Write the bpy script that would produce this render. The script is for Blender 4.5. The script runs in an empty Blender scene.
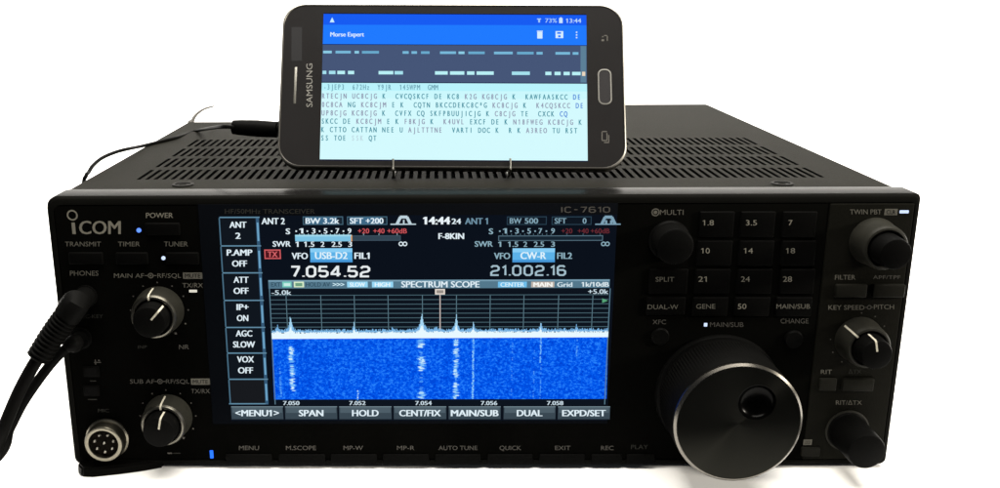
import bpy, bmesh, math, random
from mathutils import Vector, Matrix, Euler
random.seed(7)
S = bpy.context.scene
COL = S.collection
MM = 0.001
rad = math.radians

# ------------------------------------------------------------------ camera
CAM_LOC = Vector((-17.87, -368.74, 195.37))          # millimetres, origin = middle of the front panel's lower edge
CAM_ROT = Euler((rad(74.538), rad(0.2895), rad(0.4657)), 'XYZ')
FOC, PCX, PCY = 969.6, 425.75, 251.43                 # focal length and principal point of the (cropped) photo, pixels of 1000x488
cd = bpy.data.cameras.new('Camera')
cam = bpy.data.objects.new('Camera', cd); COL.objects.link(cam)
cam.location = CAM_LOC * MM; cam.rotation_euler = CAM_ROT
cd.sensor_width = 36; cd.sensor_fit = 'HORIZONTAL'; cd.lens = FOC / 1000 * 36
cd.shift_x = (500 - PCX) / 1000; cd.shift_y = (PCY - 244) / 1000
cd.clip_start = 0.02; cd.clip_end = 50
S.camera = cam

# ------------------------------------------------------------------ world and lamps
w = bpy.data.worlds.new('World'); S.world = w; w.use_nodes = True
bg = w.node_tree.nodes['Background']
bg.inputs[0].default_value = (0.9, 0.95, 1.0, 1); bg.inputs[1].default_value = 0.10

def area(name, loc, target, sx, sy, power, color):
    ld = bpy.data.lights.new(name, 'AREA'); ld.shape = 'RECTANGLE'; ld.size = sx; ld.size_y = sy
    ld.energy = power; ld.color = color
    o = bpy.data.objects.new(name, ld); COL.objects.link(o)
    o.location = loc
    o.rotation_euler = (Vector(target) - Vector(loc)).to_track_quat('-Z', 'Y').to_euler()
    return o
area('ceiling_lamp', (0.10, -0.12, 1.45), (0.10, -0.10, 0), 1.4, 1.0, 84, (1.0, 0.95, 0.86))
area('side_lamp', (1.25, -0.36, 0.42), (0.05, 0.0, 0.04), 0.16, 0.16, 24, (1.0, 0.93, 0.80))
area('backdrop_fill', (0.0, 0.55, 1.35), (0.0, 1.75, 0.35), 2.4, 0.5, 40, (1.0, 0.97, 0.92))  # added fill that keeps the backdrop white, not a lamp of the place

S.view_settings.view_transform = 'Standard'; S.view_settings.look = 'None'
S.view_settings.exposure = 0; S.view_settings.gamma = 1
S.render.engine = 'CYCLES'
S.render.resolution_x = 1024; S.render.resolution_y = 500

# ------------------------------------------------------------------ pixel -> point on the front panel plane (mm)
CM = CAM_ROT.to_matrix()
def px(u, v, Y=0.0):
    d = CM @ Vector(((u - PCX) / FOC, -(v - PCY) / FOC, -1.0))
    return CAM_LOC + d * ((Y - CAM_LOC.y) / d.y)

# ------------------------------------------------------------------ materials
def lin(c):
    c = c / 255
    return c / 12.92 if c <= 0.04045 else ((c + 0.055) / 1.055) ** 2.4
def L3(r, g, b): return (lin(r), lin(g), lin(b), 1)
MATS = {}
def mat(name, base, rough=0.5, spec=0.0, metal=0.0, emit=None, es=1.0, noise=0.0, nscale=300, bump=0.0, bscale=900):
    m = bpy.data.materials.new(name); m.use_nodes = True
    nt = m.node_tree; b = nt.nodes['Principled BSDF']
    base = tuple(base) if not isinstance(base, (int, float)) else (base, base, base)
    b.inputs['Base Color'].default_value = base[:3] + (1,)
    b.inputs['Roughness'].default_value = rough
    b.inputs['Specular IOR Level'].default_value = spec
    b.inputs['Metallic'].default_value = metal
    if emit:
        b.inputs['Emission Color'].default_value = emit; b.inputs['Emission Strength'].default_value = es
    tc = None
    if noise or bump:
        tc = nt.nodes.new('ShaderNodeTexCoord')
    if noise:
        n = nt.nodes.new('ShaderNodeTexNoise'); n.inputs['Scale'].default_value = nscale; n.inputs['Detail'].default_value = 6
        nt.links.new(tc.outputs['Object'], n.inputs['Vector'])
        mx = nt.nodes.new('ShaderNodeMix'); mx.data_type = 'RGBA'
        nt.links.new(n.outputs['Fac'], mx.inputs[0])
        mx.inputs[6].default_value = tuple(c * (1 - noise) for c in base[:3]) + (1,)
        mx.inputs[7].default_value = tuple(c * (1 + noise) for c in base[:3]) + (1,)
        nt.links.new(mx.outputs[2], b.inputs['Base Color'])
    if bump:
        n2 = nt.nodes.new('ShaderNodeTexNoise'); n2.inputs['Scale'].default_value = bscale; n2.inputs['Detail'].default_value = 3
        nt.links.new(tc.outputs['Object'], n2.inputs['Vector'])
        bp = nt.nodes.new('ShaderNodeBump'); bp.inputs['Strength'].default_value = bump; bp.inputs['Distance'].default_value = 0.0003
        nt.links.new(n2.outputs['Fac'], bp.inputs['Height']); nt.links.new(bp.outputs[0], b.inputs['Normal'])
    MATS[name] = m
    return m
def glow(name, r, g, b, es=1.0): return mat(name, 0.0, 1.0, 0, emit=L3(r, g, b), es=es)

M_white = mat('white_sweep', (0.92, 0.92, 0.92), 0.9, noise=0.02, nscale=3)
M_lid = mat('painted_lid', (0.0062, 0.0059, 0.0045), 0.65, 0.02, noise=0.25, nscale=45, bump=0.5, bscale=1500)
M_slot = mat('slot_interior', 0.004, 0.9)
M_bez = mat('bezel_plastic', (0.0016, 0.0016, 0.0014), 0.27, 0.036, noise=0.1, nscale=60, bump=0.03, bscale=2200)
M_pan = mat('black_panel', (0.0016, 0.0016, 0.0014), 0.6, 0.0, noise=0.4, nscale=40)
M_slab = mat('side_panel_plastic', (0.0046, 0.0045, 0.0035), 0.5, 0.01, noise=0.3, nscale=50, bump=0.25, bscale=2200)
M_key = mat('key_plastic', (0.0018, 0.0018, 0.0017), 0.45, 0.012)
M_keyg = mat('grey_key_plastic', (0.0075, 0.0074, 0.006), 0.4, 0.02)
M_knob = mat('knob_rubber', (0.012, 0.0117, 0.0095), 0.45, 0.05, noise=0.3, nscale=200)
M_knobk = mat('knob_black', (0.0022, 0.0022, 0.0021), 0.42, 0.015)
M_ring = mat('knob_ring_metal', (0.10, 0.095, 0.08), 0.32, 0.5, 1.0)
M_chrome = mat('polished_rim_metal', (0.115, 0.108, 0.096), 0.25, 0.5, 1.0)
M_dial = mat('brushed_dial_metal', (0.010, 0.010, 0.0086), 0.30, 0.5, 1.0)
M_mic = mat('socket_metal', (0.17, 0.158, 0.125), 0.32, 0.5, 1.0, noise=0.15, nscale=300)
M_pin = mat('pin_metal', (0.25, 0.24, 0.21), 0.4, 0.5, 1.0)
M_rub = mat('cable_rubber', (0.0022, 0.0022, 0.0021), 0.55, 0.02, bump=0.2, bscale=1500)
M_plug = mat('audio_plug_rubber', (0.0018, 0.0018, 0.0017), 0.5, 0.02)
M_greycable = mat('grey_cable_jacket', (0.13, 0.125, 0.12), 0.7, 0.02)
M_ink = mat('ink_light', (0.145, 0.137, 0.115), 0.8)
M_inkm = mat('ink_medium', (0.088, 0.084, 0.072), 0.8)
M_inkd = mat('ink_dim', (0.06, 0.057, 0.052), 0.8)
M_inkv = mat('ink_faint', (0.022, 0.022, 0.020), 0.8)
M_ptr = mat('pointer_paint', (0.36, 0.34, 0.28), 0.6)
M_phone = mat('phone_glass_bezel', (0.0085, 0.0080, 0.0082), 0.35, 0.06, noise=0.2, nscale=40)
M_phrim = mat('phone_silver_frame', (0.22, 0.21, 0.19), 0.4, 0.5, 1.0)
M_phback = mat('phone_back', (0.02, 0.02, 0.02), 0.5, 0.1)
M_phmark = mat('phone_silver_print', (0.14, 0.137, 0.126), 0.5, 0.1)
M_phdim = mat('phone_dim_print', (0.075, 0.072, 0.065), 0.6)
M_wire = mat('steel_wire', (0.22, 0.215, 0.195), 0.35, 0.5, 1.0)
M_screw = mat('screw_black', (0.0035, 0.0035, 0.003), 0.4, 0.012)
# dial face: turned metal, anisotropic around the dial's axis
def aniso(m):
    nt = m.node_tree; b = nt.nodes['Principled BSDF']
    t = nt.nodes.new('ShaderNodeTangent'); t.direction_type = 'RADIAL'; t.axis = 'Y'
    b.inputs['Anisotropic'].default_value = 0.9; b.inputs['Anisotropic Rotation'].default_value = 0.25
    nt.links.new(t.outputs[0], b.inputs['Tangent'])

# ------------------------------------------------------------------ mesh builder (mm in, metres out)
SQ = {  # stroke lettering for the square display digits: polylines in a cell one high
 '0': (.66, [[(.18, 0), (.48, 0), (.66, .18), (.66, .82), (.48, 1), (.18, 1), (0, .82), (0, .18), (.18, 0)]]),
 '1': (.24, [[(0, .80), (.24, 1), (.24, 0)]]),
 '2': (.66, [[(0, .84), (.16, 1), (.5, 1), (.66, .84), (.66, .62), (.54, .5), (.14, .42), (0, .28), (0, 0), (.66, 0)]]),
 '4': (.70, [[(.50, 0), (.50, 1), (.44, 1), (0, .34), (0, .24), (.72, .24)]]),
 '5': (.66, [[(.64, 1), (.04, 1), (.0, .56), (.5, .56), (.66, .42), (.66, .16), (.5, 0), (.16, 0), (0, .14)]]),
 '6': (.66, [[(.62, .88), (.5, 1), (.16, 1), (0, .84), (0, .16), (.16, 0), (.5, 0), (.66, .16), (.66, .42), (.5, .56), (.06, .56)]]),
 '7': (.62, [[(0, 1), (.62, 1), (.62, .88), (.26, 0)]]),
 '.': (.06, [[(.03, -.04), (.03, .08)]]), 'I': (.02, [[(.01, 0), (.01, 1)]]), '-': (.4, [[(0, .5), (.4, .5)]]),
 'C': (.66, [[(.66, .86), (.5, 1), (.16, 1), (0, .84), (0, .16), (.16, 0), (.5, 0), (.66, .14)]])}
def square_glyphs(t, th=.17, gap=.36):
    vs = []; fs = []; x = 0.0
    for ch in t:
        wd, lines = SQ[ch]
        for ln in lines:
            P = [Vector((x + a, b_)) for a, b_ in ln]; closed = (P[0] - P[-1]).length < 1e-6
            if closed: P = P[:-1]
            n = len(P); o = len(vs)
            for i in range(n):
                a = P[i - 1] if (i or closed) else None; c_ = P[(i + 1) % n] if (i < n - 1 or closed) else None
                d0 = (P[i] - a).normalized() if a is not None else None; d1 = (c_ - P[i]).normalized() if c_ is not None else None
                if d0 is None: d0 = d1
                if d1 is None: d1 = d0
                n0 = Vector((-d0.y, d0.x)); n1 = Vector((-d1.y, d1.x)); m_ = (n0 + n1).normalized(); k = min(1 / max(m_.dot(n0), .4), 1.6) * th / 2
                e = Vector((0, 0)) if closed else (-d1 * th * .0 if i == 0 else Vector((0, 0)))
                vs += [tuple(P[i] + m_ * k + e), tuple(P[i] - m_ * k + e)]
            for i in range(n if closed else n - 1):
                j = (i + 1) % n; fs.append((o + 2 * i, o + 2 * j, o + 2 * j + 1, o + 2 * i + 1))
        x += wd + gap * (.75 if ch == '.' else 1)
    xs = [a for a, b_ in vs]
    return vs, fs, (min(xs), max(xs), -th / 2, 1 + th / 2)
class MB:
    def __init__(s): s.v = []; s.f = []; s.m = []; s.sm = []
    def add(s, vs, fs, mi=0, smooth=True):
        o = len(s.v); s.v += [Vector(q) for q in vs]
        for f in fs:
            s.f.append([i + o for i in f]); s.m.append(mi); s.sm.append(smooth)
    def quad(s, a, b, c, d, mi=0): s.add([a, b, c, d], [(0, 1, 2, 3)], mi, False)
    def rect(s, u0, v0, u1, v1, Y, mi=0):
        vm, um = (v0 + v1) / 2, (u0 + u1) / 2
        x0, x1, z0, z1 = px(u0, vm).x, px(u1, vm).x, px(um, v1).z, px(um, v0).z
        s.quad((x0, Y, z0), (x1, Y, z0), (x1, Y, z1), (x0, Y, z1), mi)
    def frame(s, u0, v0, u1, v1, t, Y, mi=0):
        s.rect(u0, v0, u1, v0 + t, Y, mi); s.rect(u0, v1 - t, u1, v1, Y, mi)
        s.rect(u0, v0 + t, u0 + t, v1 - t, Y, mi); s.rect(u1 - t, v0 + t, u1, v1 - t, Y, mi)
    def bm(s, b, mi=0, smooth=True, M=None):
        b.verts.index_update()
        s.add([(M @ v.co if M else v.co) for v in b.verts], [[v.index for v in f.verts] for f in b.faces], mi, smooth)
        b.free()
    def box(s, lo, hi, r=0.0, seg=3, mi=0, M=None):
        b = bmesh.new(); bmesh.ops.create_cube(b, size=1)
        lo = Vector(lo); hi = Vector(hi); c = (lo + hi) / 2; d = hi - lo
        for v in b.verts: v.co = Vector((c[i] + v.co[i] * d[i] for i in range(3)))
        if r: bmesh.ops.bevel(b, geom=b.edges[:], offset=r, segments=seg, profile=0.5, affect='EDGES')
        s.bm(b, mi, True, M)
    def lathe(s, cx, cz, prof, seg=72, mi=0, knurl=0.0, kn=(), mis=None):
        """profile of (radius, y) turned round the y axis through (cx, cz); knurl alternates the radius on rings listed in kn"""
        rings = []; vs = []; fs = []; ms = []
        for k, (r, y) in enumerate(prof):
            if r < 1e-6: rings.append([len(vs)]); vs.append((cx, y, cz)); continue
            ring = []
            for i in range(seg):
                a = 2 * math.pi * i / seg; rr = r - (knurl if (k in kn and i % 2) else 0)
                ring.append(len(vs)); vs.append((cx + rr * math.sin(a), y, cz + rr * math.cos(a)))
            rings.append(ring)
        for k in range(len(rings) - 1):
            a, b = rings[k], rings[k + 1]; mi_ = mis[k] if mis else mi
            for i in range(seg):
                j = (i + 1) % seg
                if len(a) == 1 and len(b) == 1: continue
                if len(a) == 1: fs.append((a[0], b[i], b[j]))
                elif len(b) == 1: fs.append((a[i], b[0], a[j]))
                else: fs.append((a[i], b[i], b[j], a[j]))
                ms.append(mi_)
        o = len(s.v); s.v += [Vector(q) for q in vs]
        for f, m_ in zip(fs, ms): s.f.append([i + o for i in f]); s.m.append(m_); s.sm.append(True)
    def tube(s, pts, r, seg=12, mi=0, rs=None, sub=8):
        P = smooth_path(pts, sub) if sub else [Vector(p) for p in pts]
        n = len(P); R = [r] * n if rs is None else [interp(rs, i / (n - 1)) for i in range(n)]
        vs = []; fs = []; up = None
        for i, p in enumerate(P):
            t = (P[min(i + 1, n - 1)] - P[max(i - 1, 0)]).normalized()
            if up is None: up = t.orthogonal().normalized()
            up = (up - t * up.dot(t)).normalized(); w_ = t.cross(up)
            for k in range(seg):
                a = 2 * math.pi * k / seg; vs.append(p + (up * math.cos(a) + w_ * math.sin(a)) * R[i])
        for i in range(n - 1):
            for k in range(seg):
                k2 = (k + 1) % seg; fs.append((i * seg + k, i * seg + k2, (i + 1) * seg + k2, (i + 1) * seg + k))
        fs.append(tuple(range(seg))[::-1]); fs.append(tuple(range((n - 1) * seg, n * seg)))
        s.add(vs, fs, mi, True)
    def text(s, t, u0, u1, vc, h, Y, mi=0, bold=0.0, P=None):
        """lettering fitted to the box u0..u1 wide and h high round the line vc"""
        vs, fs, (x0, x1, y0, y1) = glyphs(t)
        P = P or (lambda u, v: px(u, v, 0) + Vector((0, Y, 0)))
        asc = glyphs('H')[2]; yb, yt = asc[2], asc[3]
        for k, db in enumerate((0.0, bold * 1.7, -bold * 1.7) if bold else (0.0,)):
          out = []
          for x, y in vs:
            u = u0 + (x + db - x0) / max(x1 - x0, 1e-6) * (u1 - u0)
            v = vc + h / 2 - (y - yb) / (yt - yb) * h
            out.append(P(u, v) - Vector((0, .006 * k, 0)))
          s.add(out, fs, mi, False)
    def square_text(s, t, u0, u1, vc, h, Y, mi=0, th=.17):
        vs, fs, (x0, x1, y0, y1) = square_glyphs(t, th)
        s.add([px(u0 + (x - x0) / (x1 - x0) * (u1 - u0), vc + h / 2 - (y - y0) / (y1 - y0) * h) + Vector((0, Y, 0)) for x, y in vs], fs, mi, False)
    def build(s, name, mats, parent=None, origin=None, angle=35, label=None):
        me = bpy.data.meshes.new(name)
        o_ = origin if origin is not None else (parent['_o'] if parent is not None and '_o' in parent else (0, 0, 0))
        off = Vector(o_)
        me.from_pydata([tuple((q - off) * MM) for q in s.v], [], s.f)
        if not isinstance(mats, (list, tuple)): mats = [mats]
        for m in mats: me.materials.append(m)
        me.polygons.foreach_set('material_index', s.m); me.polygons.foreach_set('use_smooth', s.sm)
        me.update()
        if any(s.sm): me.set_sharp_from_angle(angle=rad(angle))
        o = bpy.data.objects.new(name, me); COL.objects.link(o)
        if parent is not None: o.parent = parent
        o['_o'] = tuple(off)
        if label: o['label'] = label
        return o
def interp(rs, t):
    x = t * (len(rs) - 1); i = min(int(x), len(rs) - 2); return rs[i] + (rs[i + 1] - rs[i]) * (x - i)
def smooth_path(pts, sub):
    P = [Vector(p) for p in pts]; out = []
    for i in range(len(P) - 1):
        p0 = P[max(i - 1, 0)]; p1 = P[i]; p2 = P[i + 1]; p3 = P[min(i + 2, len(P) - 1)]
        for k in range(sub):
            t = k / sub
            out.append(0.5 * ((2 * p1) + (p2 - p0) * t + (2 * p0 - 5 * p1 + 4 * p2 - p3) * t * t + (-p0 + 3 * p1 - 3 * p2 + p3) * t ** 3))
    out.append(P[-1]); return out
GC = {}
def glyphs_right(t):
    cu = bpy.data.curves.new('lettering', 'FONT'); cu.body = t; cu.size = 1
    ob = bpy.data.objects.new('lettering', cu); COL.objects.link(ob); bpy.context.view_layer.update()
    me = ob.evaluated_get(bpy.context.evaluated_depsgraph_get()).to_mesh(); r = max(v.co.x for v in me.vertices)
    bpy.data.objects.remove(ob); bpy.data.curves.remove(cu); return r
def glyphs(t, bold=0.0):
    bold = 0.0; k = (t, bold)
    if k in GC: return GC[k]
    cu = bpy.data.curves.new('lettering', 'FONT'); cu.body = t; cu.size = 1; cu.offset = bold; cu.resolution_u = 3; cu.dimensions = '2D'; cu.fill_mode = 'FRONT'
    ob = bpy.data.objects.new('lettering', cu); COL.objects.link(ob)
    bpy.context.view_layer.update()
    me = ob.evaluated_get(bpy.context.evaluated_depsgraph_get()).to_mesh()
    vs = [(v.co.x, v.co.y) for v in me.vertices]; fs = [tuple(p.vertices) for p in me.polygons]
    bpy.data.objects.remove(ob); bpy.data.curves.remove(cu)
    if not vs: vs = [(0, 0), (0.3, 0)]; fs = []
    for i, ch in enumerate(t):
        if ch == '1' and fs:                               # give the plain stem of the 1 its flag
            h_ = glyphs('H')[2][3]; q = glyphs_right(t[:i + 1]); st = 0.085
            o = len(vs); vs += [(q - st, h_), (q - st, h_ - .10), (q - st - .15, h_ - .20), (q - st - .15, h_ - .11)]; fs.append((o, o + 3, o + 2, o + 1))
    xs = [a for a, b in vs]; ys = [b for a, b in vs]
    GC[k] = (vs, fs, (min(xs), max(xs), min(ys), max(ys)))
    return GC[k]
def root(name, loc, label, cat, rot=(0, 0, 0)):
    o = bpy.data.objects.new(name, None); COL.objects.link(o); o.empty_display_size = 0.02
    o.location = Vector(loc) * MM; o.rotation_euler = rot
    o['label'] = label; o['category'] = cat
    o['_o'] = tuple(loc) if rot == (0, 0, 0) else (0.0, 0.0, 0.0)
    return o
def arc2(cx, cy, r, a0, a1, n): return [(cx + r * math.cos(a0 + (a1 - a0) * i / n), cy + r * math.sin(a0 + (a1 - a0) * i / n)) for i in range(n + 1)]

# ------------------------------------------------------------------ setting: white table running up into a white backdrop
FZ = -1.5
b = MB()
prof = [(-75, FZ - 30), (-75, FZ)] + [(900, FZ)] + [(900 + 500 * math.sin(a), FZ + 500 - 500 * math.cos(a)) for a in [math.pi / 2 * i / 20 for i in range(1, 21)]] + [(1400, 1500)]
vs = []; fs = []
for y, z in prof: vs += [(-1500, y, z), (1700, y, z)]
for i in range(len(prof) - 1): fs.append((2 * i, 2 * i + 1, 2 * i + 3, 2 * i + 2))
b.add(vs, fs)
sw = b.build('backdrop', M_white, angle=60); sw['kind'] = 'structure'; sw['label'] = 'plain white table surface sweeping up into a white backdrop'

# ------------------------------------------------------------------ the transceiver
H = 115.6
RAD = root('radio_transceiver', (0, 140, FZ), 'wide black desktop radio transceiver with a lit colour display and large tuning dial', 'radio')

# --- case: pierced lid, rounded long edges, stepped rear left
b = MB()
XL, XR, Y0, YN, Y1, ZB = -169.2, 170.0, 13.5, 213.0, 291.0, 2.5
XN = -112.0
slot_x = [-144.6 + 3.62 * i for i in range(81)]; SWD = 1.75
rows = [(35.5, 57.5), (64.5, 86.5), (93, 115), (122, 144)]
xs = [XL + 5]
for x in slot_x: xs += [x, x + SWD]
xs += [XN, XR - 5]; xs = sorted(set(xs))
ys = sorted({Y0, Y1, YN, *[q for r in rows for q in r]})
def is_slot(x0, x1, y0, y1):
    if not any(abs(y0 - r[0]) < .01 for r in rows): return False
    return any(abs(x0 - x) < .01 and (x1 - x0) < SWD + .01 or (x0 >= x - .01 and x1 <= x + SWD + .01) for x in slot_x)
for i in range(len(xs) - 1):
    for j in range(len(ys) - 1):
        x0, x1, y0, y1 = xs[i], xs[i + 1], ys[j], ys[j + 1]
        if y0 >= YN - .01 and x1 <= XN + .01: continue
        if is_slot(x0, x1, y0, y1):
            d = H - 2.2
            b.quad((x0, y0, d), (x1, y0, d), (x1, y1, d), (x0, y1, d), 1)
            b.quad((x0, y0, H), (x0, y0, d), (x0, y1, d), (x0, y1, H), 1); b.quad((x1, y0, d), (x1, y0, H), (x1, y1, H), (x1, y1, d), 1)
            b.quad((x0, y0, H), (x1, y0, H), (x1, y0, d), (x0, y0, d), 1); b.quad((x0, y1, d), (x1, y1, d), (x1, y1, H), (x0, y1, H), 1)
        else:
            b.add([(x0, y0, H), (x1, y0, H), (x1, y1, H), (x0, y1, H)], [(0, 1, 2, 3)], 0, False)
for sx, xe, ye in ((-1, XL, YN), (1, XR, Y1)):
    pr = [(xe - sx * 5 + sx * 5 * math.sin(a), H - 5 + 5 * math.cos(a)) for a in [math.pi / 2 * k / 8 for k in range(9)]] + [(xe, ZB)]
    for k in range(len(pr) - 1):
        (xa, za), (xb, zb) = pr[k], pr[k + 1]
        b.add([(xa, Y0, za), (xb, Y0, zb), (xb, ye, zb), (xa, ye, za)], [(0, 1, 2, 3) if sx > 0 else (3, 2, 1, 0)], 0, True)
    # rear closing strip under the rounded edge
    n = len(pr); b.add([(x, ye, z) for x, z in pr] + [(xe - sx * 5, ye, ZB)], [tuple(range(n + 1))], 0, False)
b.quad((XN, Y1, ZB), (XN, Y1, H), (XR - 5, Y1, H), (XR - 5, Y1, ZB)); b.quad((XL + 5, YN, ZB), (XL + 5, YN, H), (XN, YN, H), (XN, YN, ZB)); b.quad((XN, YN, ZB), (XN, YN, H), (XN, Y1, H), (XN, Y1, ZB))
b.quad((XL, Y0, ZB), (XR, Y0, ZB), (XR, YN, ZB), (XL, YN, ZB)); b.quad((XN, YN, ZB), (XR, YN, ZB), (XR, Y1, ZB), (XN, Y1, ZB))
lid = b.build('case', [M_lid, M_slot], RAD)
for (sx_, sy_) in ((-121.7, 23.5), (124.1, 21.5)):
    b = MB()
    vs = []
    ringn = 32
    pr = [(4.6, 0.10), (4.3, 0.45), (3.4, 0.5), (3.0, 0.15), (1.6, 0.12), (1.3, -0.6), (0, -0.6)]
    fs = []
    for r, z in pr:
        for i in range(ringn): a = 2 * math.pi * i / ringn; vs.append((sx_ + r * math.cos(a), sy_ + r * math.sin(a), H + z + 0.05))
    for k in range(len(pr) - 1):
        for i in range(ringn): j = (i + 1) % ringn; fs.append((k * ringn + i, k * ringn + j, (k + 1) * ringn + j, (k + 1) * ringn + i))
    b.add(vs, fs); b.build('screw', M_screw, lid)

# --- front bezel: rounded frame with a flat polished top band
b = MB()
def rrect(x0, x1, z0, z1, rs, n=6):
    out = []
    for (cx, cz, r, a0) in ((x0 + rs[0], z0 + rs[0], rs[0], math.pi), (x1 - rs[1], z0 + rs[1], rs[1], 1.5 * math.pi), (x1 - rs[2], z1 - rs[2], rs[2], 0), (x0 + rs[3], z1 - rs[3], rs[3], .5 * math.pi)):
        out += arc2(cx, cz, r, a0, a0 + math.pi / 2, n)
    return out
loops = []
for (ins, y) in ((0.3, 14.2), (0.0, 14.0), (0.0, 1.6), (0.35, 0.6), (1.3, 0.0)):
    loops.append([(x, y, z) for x, z in rrect(-170 + ins, 170.9 - ins, 0.0 + ins, H + 0.3 - ins, (3.5, 2.5, 2.0, 4.6))])
loops.append([(x, 0.0, z) for x, z in rrect(-167.2, 168.7, 2.4, H - 3.0, (2.5, 2, 2, 3.5))])
loops.append([(x, 1.4, z) for x, z in rrect(-166.9, 168.4, 2.7, H - 3.3, (2.5, 2, 2, 3.5))])
n = len(loops[0]); vs = [q for l in loops for q in l]; fs = []
for k in range(len(loops) - 1):
    for i in range(n): j = (i + 1) % n; fs.append((k * n + i, k * n + j, (k + 1) * n + j, (k + 1) * n + i))
fs.append(tuple(range(n)))
b.add(vs, fs)
M_bezf = mat('bezel_front_plastic', (0.0030, 0.0030, 0.0026), 0.6, 0.01, noise=0.2, nscale=60)
for i, f in enumerate(b.f): b.m[i] = 0 if (n <= i < 2 * n and min(b.v[k].z for k in f) > H - 1.2) else 1
bez = b.build('front_bezel', [M_bez, M_bezf], RAD, angle=50)

# --- black front panel and the greyer right-hand column
b = MB(); xs0 = px(829.8, 204).x
b.box((-166.8, 0.02, 2.8), (xs0 - .2, 3.0, H - 3.4), 0.25, 2)
pan = b.build('front_panel', M_pan, RAD)
b = MB(); b.box((xs0, -0.35, 2.8), (168.3, 3.0, H - 3.4), 0.5, 3)
slab = b.build('control_panel', M_slab, RAD)
YS = -0.42                                                # ink on the right column
YP = -0.05                                                # ink on the black panel

# --- feet
for (fx0, fx1, fy0, fy1, z1) in ((128, 156, 8, 26, 2.4), (-150, -125, 185, 205, 2.4), (125, 150, 240, 262, 2.4)):
    b = MB(); b.box((fx0, fy0, FZ), (fx1, fy1, z1), 1.1, 3); b.build('foot', M_bez, RAD)

b = MB(); bm_ = bmesh.new()
fv = [bm_.verts.new((x, y, FZ)) for x, y in ((-166.5, 13), (-168, 2), (-167.3, -4), (-164.5, -7.2), (-160, -7.8), (-150, -5.5), (-140, -2.5), (-133, 0.5), (-131, 13))]
ff = bm_.faces.new(fv); ex = bmesh.ops.extrude_face_region(bm_, geom=[ff])
for v in ex['geom']:
    if isinstance(v, bmesh.types.BMVert): v.co.z = 2.2; v.co.y += 1.2
bmesh.ops.recalc_face_normals(bm_, faces=bm_.faces[:]); bmesh.ops.bevel(bm_, geom=bm_.edges[:], offset=.7, segments=2, affect='EDGES')
b.bm(bm_); b.build('foot', M_bez, RAD)

# --- buttons with printed captions
def button(u0, v0, u1, v1, cap=None, cu=None, h=4.4, ink=None, m=None, dep=1.1, base=0.0, dx=0, bold=0.0):
    a = px(u0, v1); c = px(u1, v0)
    b = MB(); b.box((a.x, base - dep, a.z), (c.x, 2.0, c.z), 0.55, 3)
    o = b.build('button', m or M_key, RAD)
    if cap:
        t = MB(); t.text(cap, cu[0], cu[1], cu[2], h, base - dep - 0.05, 0, bold); t.build('caption', ink or M_inkm, o)
    return o
button(146, 222.5, 180, 235)
button(70, 252, 103, 264); button(117, 252, 148, 264); button(166.5, 252, 199, 264)
for (cap, u0, u1, vc, bx) in (
    ('1.8', 702, 713, 222, (697.5, 211, 734.5, 237)), ('3.5', 745, 756, 222, (738.5, 211, 775.5, 237)), ('7', 787.5, 791.5, 222, (780, 211, 817, 237)),
    ('10', 700.5, 709, 250, (695.5, 240, 732.5, 265.5)), ('14', 743, 752, 250, (737, 240, 774, 265.5)), ('18', 785, 794, 250, (779, 240, 816, 265.5)),
    ('21', 697.5, 706, 278.3, (693.5, 268.5, 730.5, 293.5)), ('24', 740, 749, 278.3, (735.5, 268.5, 772.5, 293.5)), ('28', 782, 791, 278.3, (778, 268.5, 815, 293.5)),
    ('GENE', 695.5, 714.5, 305.5, (691, 296.5, 728, 316)), ('50', 737, 745.5, 305.5, (733, 296.5, 770, 316)), ('MAIN/SUB', 775.5, 809, 305.5, (774, 296.5, 812, 316)),
    ('SPLIT', 655, 673.5, 278.5, (648, 268.5, 688, 293.5)), ('DUAL-W', 647, 677.5, 306, (645.5, 296.5, 685.5, 314.5))):
    button(*bx, cap, (u0, u1, vc), 5.2 if len(cap) < 4 else 4.6, M_ink if len(cap) < 4 else M_inkm, dx=0)
for (u0, u1) in ((226, 272), (279, 325), (331, 377), (383, 429), (435, 481), (487, 533), (539, 585), (591, 622), (626, 655)):
    button(u0, 454, u1, 463.5, dep=0.8)
button(833, 283.5, 866, 296.5, m=M_keyg, base=-.35, dep=1.6); button(870, 283.5, 904, 296.5, m=M_keyg, base=-.35, dep=1.6)
button(817, 377.5, 836, 390, m=M_keyg, base=0, dep=1.6); button(840, 377.5, 873, 390, m=M_keyg, base=-.35, dep=1.6)
button(800, 446.5, 820, 455.5, m=M_keyg, base=0, dep=1.2)
for (u, v, r) in ((660, 336, 3.6), (793, 339, 3.8)):
    c = px(u, v); b = MB()
    b.lathe(c.x, c.z, [(r, 1), (r, -0.8), (r - .5, -1.3), (0, -1.1)], 40); b.build('button', M_key if u > 700 else M_knobk, RAD)

# --- printed legends (one sheet of ink per panel)
ink = [M_ink, M_inkm, M_inkd, M_inkv]
p = MB()
p.text('COM', 79.5, 120.5, 227.5, 13.0, YP, 0, 0.012)
p.rect(72.0, 222.6, 75.4, 234.0, YP, 0)
def ring(mb, u, v, r0, r1, Y, mi, n=28, a0=0, a1=2 * math.pi):
    c = px(u, v); vs = []; fs = []
    for i in range(n + 1):
        a = a0 + (a1 - a0) * i / n
        vs += [(c.x + r0 * math.cos(a), Y, c.z + r0 * math.sin(a)), (c.x + r1 * math.cos(a), Y, c.z + r1 * math.sin(a))]
    for i in range(n): fs.append((2 * i, 2 * i + 1, 2 * i + 3, 2 * i + 2))
    mb.add(vs, fs, mi, False)
def disc(mb, u, v, r, Y, mi, n=20): ring(mb, u, v, 0.0, r, Y, mi, n)
ring(p, 72.3, 215.2, 1.55, 2.15, YP, 0)
logo = p.build('logo', ink, pan)
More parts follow.
